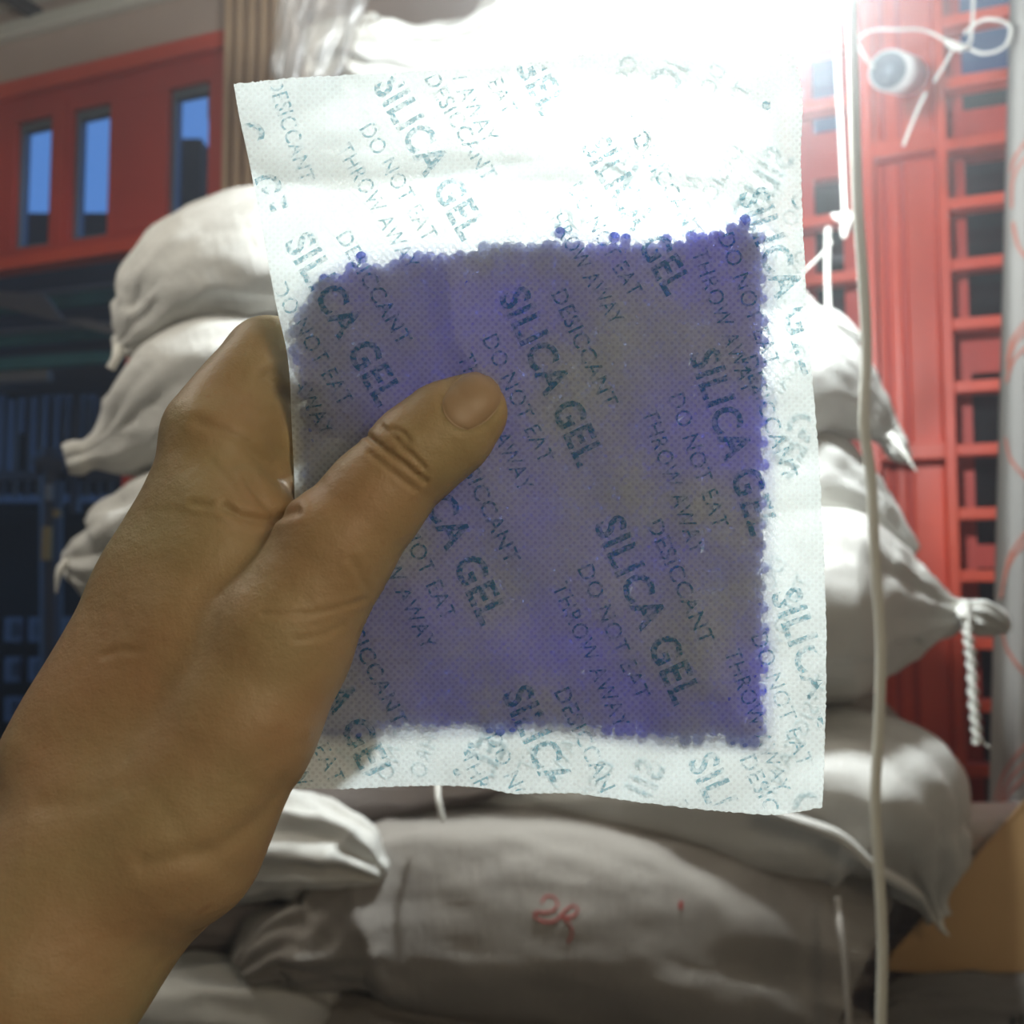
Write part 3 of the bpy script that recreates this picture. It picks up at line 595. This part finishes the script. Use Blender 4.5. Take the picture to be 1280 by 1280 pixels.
def ink_material():
    m = bpy.data.materials.new('teal_ink'); m.use_nodes = True; nt = m.node_tree; nt.nodes.clear(); N = nt.nodes.new; L = nt.links.new
    out = N('ShaderNodeOutputMaterial'); tc = N('ShaderNodeTexCoord'); no = N('ShaderNodeTexNoise'); no.inputs['Scale'].default_value = 900; no.inputs['Detail'].default_value = 3
    L(tc.outputs['Object'], no.inputs['Vector']); mr = N('ShaderNodeMapRange'); mr.inputs['From Min'].default_value = .40; mr.inputs['From Max'].default_value = .56; mr.inputs['To Min'].default_value = .10; mr.inputs['To Max'].default_value = .60; L(no.outputs['Fac'], mr.inputs['Value'])
    di = N('ShaderNodeBsdfDiffuse'); di.inputs[0].default_value = (.03, .17, .27, 1); tl = N('ShaderNodeBsdfTranslucent'); tl.inputs[0].default_value = (.05, .40, .52, 1)
    a = N('ShaderNodeMixShader'); a.inputs[0].default_value = .5; L(di.outputs[0], a.inputs[1]); L(tl.outputs[0], a.inputs[2])
    tr = N('ShaderNodeBsdfTransparent'); b = N('ShaderNodeMixShader'); L(mr.outputs[0], b.inputs[0]); L(tr.outputs[0], b.inputs[1]); L(a.outputs[0], b.inputs[2]); L(b.outputs[0], out.inputs[0]); return m
M['sheet'] = sheet_material(); M['ink'] = ink_material()
def bead_material():
    m = bpy.data.materials.new('silica_bead'); m.use_nodes = True; nt = m.node_tree; nt.nodes.clear(); N = nt.nodes.new; L = nt.links.new
    out = N('ShaderNodeOutputMaterial'); tc = N('ShaderNodeTexCoord'); no = N('ShaderNodeTexNoise'); no.inputs['Scale'].default_value = 26; no.inputs['Detail'].default_value = 2; L(tc.outputs['Object'], no.inputs['Vector'])
    r = N('ShaderNodeValToRGB'); r.color_ramp.elements[0].position = .38; r.color_ramp.elements[1].position = .60; r.color_ramp.elements[0].color = (.50, .60, .74, 1); r.color_ramp.elements[1].color = (.20, .28, .95, 1); L(no.outputs['Fac'], r.inputs[0])
    di = N('ShaderNodeBsdfDiffuse'); tl = N('ShaderNodeBsdfTranslucent'); L(r.outputs[0], di.inputs[0]); L(r.outputs[0], tl.inputs[0])
    a = N('ShaderNodeMixShader'); a.inputs[0].default_value = .6; L(di.outputs[0], a.inputs[1]); L(tl.outputs[0], a.inputs[2])
    tr = N('ShaderNodeBsdfTransparent'); tr.inputs[0].default_value = (.72, .74, .97, 1); c = N('ShaderNodeMixShader'); c.inputs[0].default_value = .68; L(tr.outputs[0], c.inputs[1]); L(a.outputs[0], c.inputs[2])
    gl = N('ShaderNodeBsdfGlossy'); gl.inputs['Roughness'].default_value = .3; b = N('ShaderNodeMixShader'); b.inputs[0].default_value = .02; L(c.outputs[0], b.inputs[1]); L(gl.outputs[0], b.inputs[2]); L(b.outputs[0], out.inputs[0]); return m
M['bead'] = bead_material()

pk = empty('desiccant_packet', P(650, 986, D0)); tag(pk, 'white printed sachet of blue gel beads held in the hand', 'packet')
uvp = np.column_stack([GX.ravel(), GY.ravel()])
fs = mesh_obj('front_sheet', Pv(GX, GY, front(GX, GY)).reshape(-1, 3), gridf(NU, NV), M['sheet'], uv=uvp); child(fs, pk)
bs = mesh_obj('back_sheet', Pv(GX, GY, back(GX, GY)).reshape(-1, 3), gridf(NU, NV, 0, True), M['sheet'], uv=uvp + 3.1); child(bs, pk)
# printed words
outline = np.array([tuple(p) for p in list(eT) + list(eR)[1:] + list(eB)[::-1][1:] + list(eL)[::-1][1:-1]])
def text_mesh(s, bold):
    c = bpy.data.curves.new('t', 'FONT'); c.body = s; c.align_x = 'CENTER'; c.align_y = 'CENTER'; c.size = 1; c.offset = bold; c.resolution_u = 3
    c.space_character = 1.08
    o = bpy.data.objects.new('t', c); COL.objects.link(o); bpy.context.view_layer.update()
    me = bpy.data.meshes.new_from_object(o); v = np.array([p.co[:2] for p in me.vertices]); f = [list(p.vertices) for p in me.polygons]
    bpy.data.objects.remove(o); bpy.data.meshes.remove(me); bpy.data.curves.remove(c)
    c0 = (v.min(0) + v.max(0)) / 2; sz = v.max(0) - v.min(0); return (v - c0) / sz, f
WORDS = {'big': text_mesh('SILICA GEL', .026), 'des': text_mesh('DESICCANT', .006), 'eat': text_mesh('DO NOT EAT', .0), 'thr': text_mesh('THROW AWAY', .0)}
BL = [(690, 470, 65, 236), (918, 552, 71, 240), (810, 762, 66, 248), (566, 662, 65, 250), (430, 398, 60, 236), (538, 196, 60, 224), (796, 268, 60, 216), (981, 350, 70, 240), (1022, 850, 70, 240), (694, 968, 65, 236), (926, 1052, 65, 236), (424, 866, 64, 250), (318, 190, 72, 200), (640, 36, 62, 230), (240, 480, 62, 230)]
def lettering(name, mirror, depthf, off, blocks, parent):
    V = []; Fc = []
    for cx, cy, a, Ln in blocks:
        ca, sa = math.cos(math.radians(a)), math.sin(math.radians(a)); sx = Ln / 236
        for key, du, ds, ln, hh in (('big', 0, 0, Ln, 40), ('des', -14, 52, 158 * sx, 21), ('eat', 8, -50, 172 * sx, 21), ('thr', 22, -88, 186 * sx, 21)):
            v, f = WORDS[key]; t = v[:, 0] * ln + du * sx; s = v[:, 1] * hh + ds
            if mirror: s = -s
            x = cx + ca * t + sa * s; y = cy + sa * t - ca * s
            ok = inside(outline, x, y) & (polydist(outline[::6], x, y) > 2.0)
            n = len(V); V += list(zip(x, y)); Fc += [[n + i for i in q] for q in f if all(ok[i] for i in q)]
    V = np.array(V); X, Y = V[:, 0], V[:, 1]
    # merge pass: subdivide long faces is unnecessary, letters are small
    o = mesh_obj(name, Pv(X, Y, depthf(X, Y) + off), Fc, M['ink'], smooth=False); child(o, parent)
    bad = [p.index for p in o.data.polygons if False]
    return o
def fl(fn):
    "smooth local depth so letters stay in front of the sheet"
    return fn
lettering('printed_words', False, front, -.00022, BL, fs)
lettering('printed_words', True, back, .00022, [(1400 - x + 60, y + 90, 180 - a, L) for x, y, a, L in BL], bs)
# ink blots in the margins
def blot(pts, r):
    V = []; Fc = []
    for (x, y) in pts:
        n = len(V); V += [(x + r * math.cos(t) * random.uniform(.7, 1.2), y + r * math.sin(t) * random.uniform(.7, 1.2)) for t in np.linspace(0, 6.28, 11)[:-1]]; Fc.append(list(range(n, n + 10)))
    V = np.array(V); return mesh_obj('ink_blot', Pv(V[:, 0], V[:, 1], front(V[:, 0], V[:, 1]) - .0002), Fc, M['ink'], smooth=False)
for pts, r in (([(571, 966)], 5), ([(588, 932), (583, 941)], 5), ([(958, 131)], 6), ([(790, 145)], 4)): child(blot(pts, r), fs)

# beads
def ico():
    import bmesh
    bm = bmesh.new(); bmesh.ops.create_icosphere(bm, subdivisions=2, radius=1); v = np.array([p.co[:] for p in bm.verts]); f = np.array([[q.index for q in p.verts] for p in bm.faces]); bm.free(); return v, f
iv, iff = ico(); rg = np.random.RandomState(9); br = .00165; pitch = 14.8; centres = []
for lay in (-1, 0, 1):
    for r_, y in enumerate(np.arange(272, 945, pitch * .866)):
        x = np.arange(360, 970, pitch) + (pitch / 2 if (r_ + lay) % 2 else 0); y_ = np.full_like(x, y + lay * 4.0)
        x = x + rg.uniform(-2.2, 2.2, x.shape); y_ = y_ + rg.uniform(-2.2, 2.2, x.shape)
        ok = inside(BEAD, x, y_) & (polydist(BEAD, x, y_) > (1 if lay == 0 else 9)); x, y_ = x[ok], y_[ok]
        h = half(x, y_); dd = base(x, y_) + lay * np.maximum(h - br - .0003, 0) + (rg.uniform(-.0004, .0004, x.shape) if lay == 0 else 0)
        centres.append(Pv(x, y_, dd))
# a few stray beads lying along the lower seal and upper edge
xs = np.array([612, 625, 640, 452, 700, 768, 782, 931]); ys = np.array([909, 912, 908, 322, 291, 297, 299, 276]); centres.append(Pv(xs.astype(float), ys.astype(float), base(xs.astype(float), ys.astype(float))))
C = np.concatenate(centres); nb = len(C); rad = br * rg.uniform(.97, 1.10, nb)
V = (C[:, None, :] + iv[None] * rad[:, None, None]).reshape(-1, 3); Fc = (iff[None] + (np.arange(nb) * len(iv))[:, None, None]).reshape(-1, 3)
bd = mesh_obj('gel_beads', V, Fc, M['bead']); tag(bd, 'blue violet gel beads filling the sachet', 'beads', kind='stuff')

# ------------------------------------------------------------------ the hand (one continuous surface grown from a signed distance field)
def cam3(px, py, d): return np.array([(px - 640) / F * d, (640 - py) / F * d, d])
def rc(P_, a, b):
    "rounded cone a,b = (px,py,d,r px)"
    A = cam3(*a[:3]); B = cam3(*b[:3]); ra = a[3] / F * a[2]; rb = b[3] / F * b[2]; ab = B - A
    t = np.clip(((P_ - A) @ ab) / (ab @ ab), 0, 1); return np.linalg.norm(P_ - A - t[..., None] * ab, axis=-1) - (ra + (rb - ra) * t)
def smin(a, b, k):
    h = np.clip(.5 + .5 * (b - a) / k, 0, 1); return b + (a - b) * h - k * h * (1 - h)
def chain(P_, pts, k=.003):
    r = None
    for a, b in zip(pts[:-1], pts[1:]):
        q = rc(P_, a, b); r = q if r is None else smin(r, q, k)
    return r
THUMB = [(588, 514, .2530, 48), (560, 536, .2525, 57), (524, 566, .2515, 60), (470, 622, .2505, 64), (418, 690, .2490, 74), (352, 800, .2460, 88), (300, 900, .2430, 98), (215, 1040, .2380, 112)]
INDEX = [(270, 545, .275, 66), (338, 452, .290, 57), (420, 448, .3005, 42), (480, 490, .2960, 38), (530, 540, .2905, 34)]
MIDDLE = [(285, 600, .292, 56), (370, 560, .308, 46), (460, 550, .312, 42), (520, 590, .304, 38), (560, 625, .2965, 33)]
RING = [(300, 690, .306, 52), (390, 660, .320, 44), (470, 650, .320, 40), (515, 680, .310, 36), (545, 710, .2995, 32)]
LITTLE = [(305, 790, .316, 46), (380, 770, .326, 38), (440, 765, .322, 35), (480, 785, .312, 31), (500, 800, .3000, 28)]
PALM = [[(278, 560, .272, 66), (205, 745, .264, 84), (110, 955, .250, 104)],
        [(275, 660, .262, 74), (240, 800, .256, 96), (160, 980, .246, 108)],
        [(290, 600, .290, 56), (260, 760, .280, 70), (190, 960, .262, 90)],
        [(300, 690, .302, 52), (280, 820, .292, 64), (210, 980, .268, 84)],
        [(306, 790, .312, 48), (300, 880, .300, 60), (262, 1000, .276, 76), (215, 1080, .262, 84)],
        [(300, 560, .284, 62), (346, 560, .2845, 40), (350, 606, .2845, 28)],
        [(336, 612, .2745, 26), (322, 645, .266, 38), (285, 700, .258, 60)]]
ARM = [(215, 1040, .2400, 112), (140, 1075, .2420, 136), (40, 1200, .2320, 146), (-90, 1380, .222, 160), (-260, 1600, .212, 180)]
ARM2 = [(175, 1060, .258, 100), (60, 1200, .252, 116), (-80, 1380, .245, 132), (-250, 1600, .235, 150)]
def hand_sdf(P_):
    body = chain(P_, ARM, .006); body = smin(body, chain(P_, ARM2, .006), .012)
    for p in PALM: body = smin(body, chain(P_, p, .005), .007)
    body = smin(body, chain(P_, THUMB, .003), .0065)
    fs_ = None
    for f_ in (INDEX, MIDDLE, RING, LITTLE):
        q = chain(P_, f_, .002); fs_ = q if fs_ is None else smin(fs_, q, .0008)
    return smin(body, fs_, .005)
def surface_nets(fn, lo, hi, h):
    n = np.ceil((hi - lo) / h).astype(int) + 1; ax = [lo[i] + h * np.arange(n[i]) for i in range(3)]
    Vv = np.empty(n, np.float32)
    for i0 in range(0, n[0], 24):
        g_ = np.stack(np.meshgrid(ax[0][i0:i0 + 24], ax[1], ax[2], indexing='ij'), -1); Vv[i0:i0 + 24] = fn(g_)
    S = Vv < 0; cn = n - 1; cnt = np.zeros(cn, np.float32); acc = np.zeros((*cn, 3), np.float32)
    sl = lambda o: tuple(slice(o[i], o[i] + cn[i]) for i in range(3))
    for a in range(3):
        b, c = [i for i in range(3) if i != a]
        for ob_ in (0, 1):
            for oc in (0, 1):
                o0 = [0, 0, 0]; o0[b] = ob_; o0[c] = oc; o1 = list(o0); o1[a] = 1
                v0, v1 = Vv[sl(o0)], Vv[sl(o1)]; cr = (v0 < 0) != (v1 < 0); t = np.where(cr, v0 / np.where(cr, v0 - v1, 1), 0)
                cnt += cr
                for i in range(3): acc[..., i] += np.where(cr, (t if i == a else o0[i]), 0)
    act = cnt > 0; idx = -np.ones(cn, np.int64); idx[act] = np.arange(act.sum()); cell = np.argwhere(act)
    pts = lo + h * (cell + acc[act] / cnt[act][:, None]); quads = []
    for a in range(3):
        b, c = (a + 1) % 3, (a + 2) % 3; s0 = [slice(1, cn[i]) for i in range(3)]; s0[a] = slice(0, cn[a]); s1 = list(s0); s1[a] = slice(1, cn[a] + 1)
        cr = S[tuple(s0)] != S[tuple(s1)]; ii = np.argwhere(cr); off = np.array([s.start for s in s0]); ii = ii + off
        def g(db, dc):
            q = ii.copy(); q[:, b] -= db; q[:, c] -= dc; return idx[q[:, 0], q[:, 1], q[:, 2]]
        Q = np.stack([g(1, 1), g(0, 1), g(0, 0), g(1, 0)], 1); ins = S[tuple(s0)][cr]; Q[~ins] = Q[~ins][:, ::-1]; quads.append(Q)
    Q = np.concatenate(quads); return pts, Q[(Q >= 0).all(1)]
lo = np.array([-.190, -.185, .175]); hi = np.array([.005, .060, .345])
hv, hq = surface_nets(hand_sdf, lo, hi, .0014)
def to_world(c): return CAM + c[:, :1] * cR + c[:, 1:2] * cU + c[:, 2:3] * cF
def grad(fn, p, e=.0004):
    g_ = np.stack([fn(p + np.eye(3)[i] * e) - fn(p - np.eye(3)[i] * e) for i in range(3)], -1); return g_ / (np.linalg.norm(g_, axis=-1, keepdims=True) + 1e-9)
# one linear subdivision by hand, then snap to the field and carve creases
def subdiv(v, q):
    e = np.concatenate([q[:, [0, 1]], q[:, [1, 2]], q[:, [2, 3]], q[:, [3, 0]]]); es = np.sort(e, 1); un, inv = np.unique(es, axis=0, return_inverse=True); inv = inv.ravel()
    n = len(v); ev = (v[un[:, 0]] + v[un[:, 1]]) / 2; fv = v[q].mean(1); m = len(q); E = inv.reshape(4, m) + n; Fi = n + len(un) + np.arange(m)
    nq = np.concatenate([np.stack([q[:, i], E[i], Fi, E[(i - 1) % 4]], 1) for i in range(4)]); return np.concatenate([v, ev, fv]), nq
front_sel = None
hv, hq = subdiv(hv, hq)
for _ in range(2):
    dv = hand_sdf(hv); gn = grad(hand_sdf, hv); hv = hv - gn * dv[:, None]
HX = hv[:, 0] / hv[:, 2] * F + 640; HY = 640 - hv[:, 1] / hv[:, 2] * F; facing = gn[:, 2] < .25
disp = np.zeros(len(hv))
def crease(pts, depth, w, rim=.35):
    d = polydist(np.array(pts, float), HX, HY, False); depth = depth * .55; disp[:] += np.where(facing, -depth * np.exp(-(d / w) ** 2) + depth * rim * np.exp(-((d - 2.2 * w) / (1.3 * w)) ** 2), 0)
for c_ in (([(459, 545), (480, 562), (505, 580), (532, 602)], .0011, 3.4), ([(478, 534), (495, 548), (512, 566), (530, 584)], .0007, 3.2), ([(492, 536), (504, 541), (512, 552)], .0008, 3), ([(462, 566), (488, 588), (520, 612)], .0006, 3.2), ([(500, 560), (516, 570), (536, 592)], .0005, 2.6),
           ([(440, 700), (456, 728), (464, 742)], .0004, 5), ([(330, 768), (385, 768), (425, 760), (459, 750)], .0005, 3.5), ([(370, 800), (400, 796), (430, 782)], .0004, 4),
           ([(280, 632), (300, 645), (330, 652), (372, 640)], .0014, 5), ([(240, 628), (262, 632), (290, 640)], .0006, 4), ([(264, 575), (285, 600), (302, 625)], .0004, 4), ([(248, 527), (285, 540), (310, 555), (345, 600), (366, 618)], .0010, 7),
           ([(335, 470), (350, 488), (368, 500)], .0022, 9), ([(308, 600), (328, 628), (340, 640)], .0012, 5),
           ([(357, 985), (330, 1020), (270, 1065), (180, 1080)], .0010, 12), ([(130, 820), (150, 812), (172, 814)], .0004, 5), ([(155, 985), (120, 1000), (60, 1010)], .0005, 14), ([(160, 950), (240, 1060), (300, 1100)], .0004, 14)):
    crease(*c_)
# gentle tendons / lumps
disp += .0005 * np.sin(hv[:, 0] * 90 + 2 * np.sin(hv[:, 1] * 70)) * np.sin(hv[:, 1] * 110 + 1) * np.where(facing, 1, 0)
# nail bed dip at its rim
tc_, ts_ = math.cos(math.radians(-43)), math.sin(math.radians(-43))
def nail_uv(x, y):
    X = x - 590; Y = y - 500; return X * tc_ + Y * ts_, -X * ts_ + Y * tc_
na, nb_ = nail_uv(HX, HY); rr_ = np.sqrt((na / 43) ** 2 + (nb_ / 36) ** 2); disp -= np.where(facing, .00022 * np.exp(-((rr_ - 1.0) / .10) ** 2), 0)
hv = hv + gn * disp[:, None]
def skin_material():
    m = mat('skin', (.55, .36, .20), .52, sss=.25, spec=.35); nt = m.node_tree; b = nt.nodes['Principled BSDF']; N = nt.nodes.new; L = nt.links.new
    tc = N('ShaderNodeTexCoord'); n1 = N('ShaderNodeTexNoise'); n1.inputs['Scale'].default_value = 22; n1.inputs['Detail'].default_value = 4; L(tc.outputs['Object'], n1.inputs['Vector'])
    r = N('ShaderNodeValToRGB'); e = r.color_ramp.elements; e[0].position = .30; e[0].color = (.35, .215, .115, 1); e[1].position = .68; e[1].color = (.325, .26, .135, 1)
    k = e.new(.5); k.color = (.335, .235, .125, 1); L(n1.outputs['Fac'], r.inputs[0])
    n3 = N('ShaderNodeTexNoise'); n3.inputs['Scale'].default_value = 95; n3.inputs['Detail'].default_value = 2; L(tc.outputs['Object'], n3.inputs['Vector'])
    fr = N('ShaderNodeMapRange'); fr.inputs['From Min'].default_value = .70; fr.inputs['From Max'].default_value = .80; fr.inputs['To Max'].default_value = .45; L(n3.outputs['Fac'], fr.inputs['Value'])
    mx = N('ShaderNodeMixRGB'); mx.inputs[2].default_value = (.20, .10, .05, 1); L(fr.outputs[0], mx.inputs[0]); L(r.outputs[0], mx.inputs[1]); L(mx.outputs[0], b.inputs['Base Color'])
    vo = N('ShaderNodeTexVoronoi'); vo.feature = 'DISTANCE_TO_EDGE'; vo.inputs['Scale'].default_value = 900; L(tc.outputs['Object'], vo.inputs['Vector'])
    n2 = N('ShaderNodeTexNoise'); n2.inputs['Scale'].default_value = 160; n2.inputs['Detail'].default_value = 6; L(tc.outputs['Object'], n2.inputs['Vector'])
    b1 = N('ShaderNodeBump'); b1.inputs['Strength'].default_value = .25; b1.inputs['Distance'].default_value = .0003; L(vo.outputs['Distance'], b1.inputs['Height'])
    b2 = N('ShaderNodeBump'); b2.inputs['Strength'].default_value = .30; b2.inputs['Distance'].default_value = .002; L(n2.outputs['Fac'], b2.inputs['Height']); L(b1.outputs[0], b2.inputs['Normal']); L(b2.outputs[0], b.inputs['Normal']); return m
M['skin'] = skin_material(); M['nail'] = mat('nail', (.30, .205, .12), .5, sss=.15)
hand = mesh_obj('hand', to_world(hv), hq, M['skin']); tag(hand, 'bare left hand and forearm, thumb in front pinching the packet', 'hand')
# thumbnail: a thin curved plate laid on the field
nn = 26; V = []
for lay in (-.0012, .0):
    for i in range(nn):
        for j in range(nn):
            a = -1 + 2 * i / (nn - 1); b = -1 + 2 * j / (nn - 1); X = a * math.sqrt(1 - b * b / 2); Y = b * math.sqrt(1 - a * a / 2)
            sx, sy = (a * 39 * math.sqrt(1 - b * b * .45), b * 32 * math.sqrt(1 - a * a * .45)); x = 590 + sx * tc_ - sy * ts_; y = 500 + sx * ts_ + sy * tc_
            V.append((x, y, lay + .00042 * (1 - max(a * a, b * b) ** 3) - .00012))
V = np.array(V); pt = np.stack([cam3(x, y, .236) for x, y, _ in V]); dr = pt / np.linalg.norm(pt, axis=1)[:, None]
for _ in range(40): pt = pt + dr * np.clip(hand_sdf(pt), -.002, .003)[:, None] * .8
pt = pt + grad(hand_sdf, pt) * V[:, 2:3]
k2 = nn * nn; ring = [i for i in range(nn)] + [i * nn + nn - 1 for i in range(1, nn)] + [(nn - 1) * nn + i for i in range(nn - 2, -1, -1)] + [i * nn for i in range(nn - 2, 0, -1)]
rimf = [[ring[i], ring[(i + 1) % len(ring)], ring[(i + 1) % len(ring)] + k2, ring[i] + k2] for i in range(len(ring))]
nl = mesh_obj('thumbnail', to_world(pt), gridf(nn, nn, 0) + gridf(nn, nn, k2, True) + rimf, M['nail']); child(nl, hand)

# ------------------------------------------------------------------ scattering volume added to imitate lens glare around the lamp
hz = bpy.data.materials.new('glare_volume'); hz.use_nodes = True; nt = hz.node_tree; nt.nodes.clear()
o_ = nt.nodes.new('ShaderNodeOutputMaterial'); v_ = nt.nodes.new('ShaderNodeVolumeScatter'); v_.inputs['Density'].default_value = .092; v_.inputs['Anisotropy'].default_value = .82
v_.inputs['Color'].default_value = (.95, .98, 1, 1); nt.links.new(v_.outputs[0], o_.inputs['Volume'])
mb = MB(); mb.box((-2.8, .32, .02), (1.95, 1.72, zC - .02)); hzo = mb.build('glare_haze', hz); tag(hzo, 'thin scattering volume added for the lens glare around the lamp', 'glare_haze', kind='stuff')
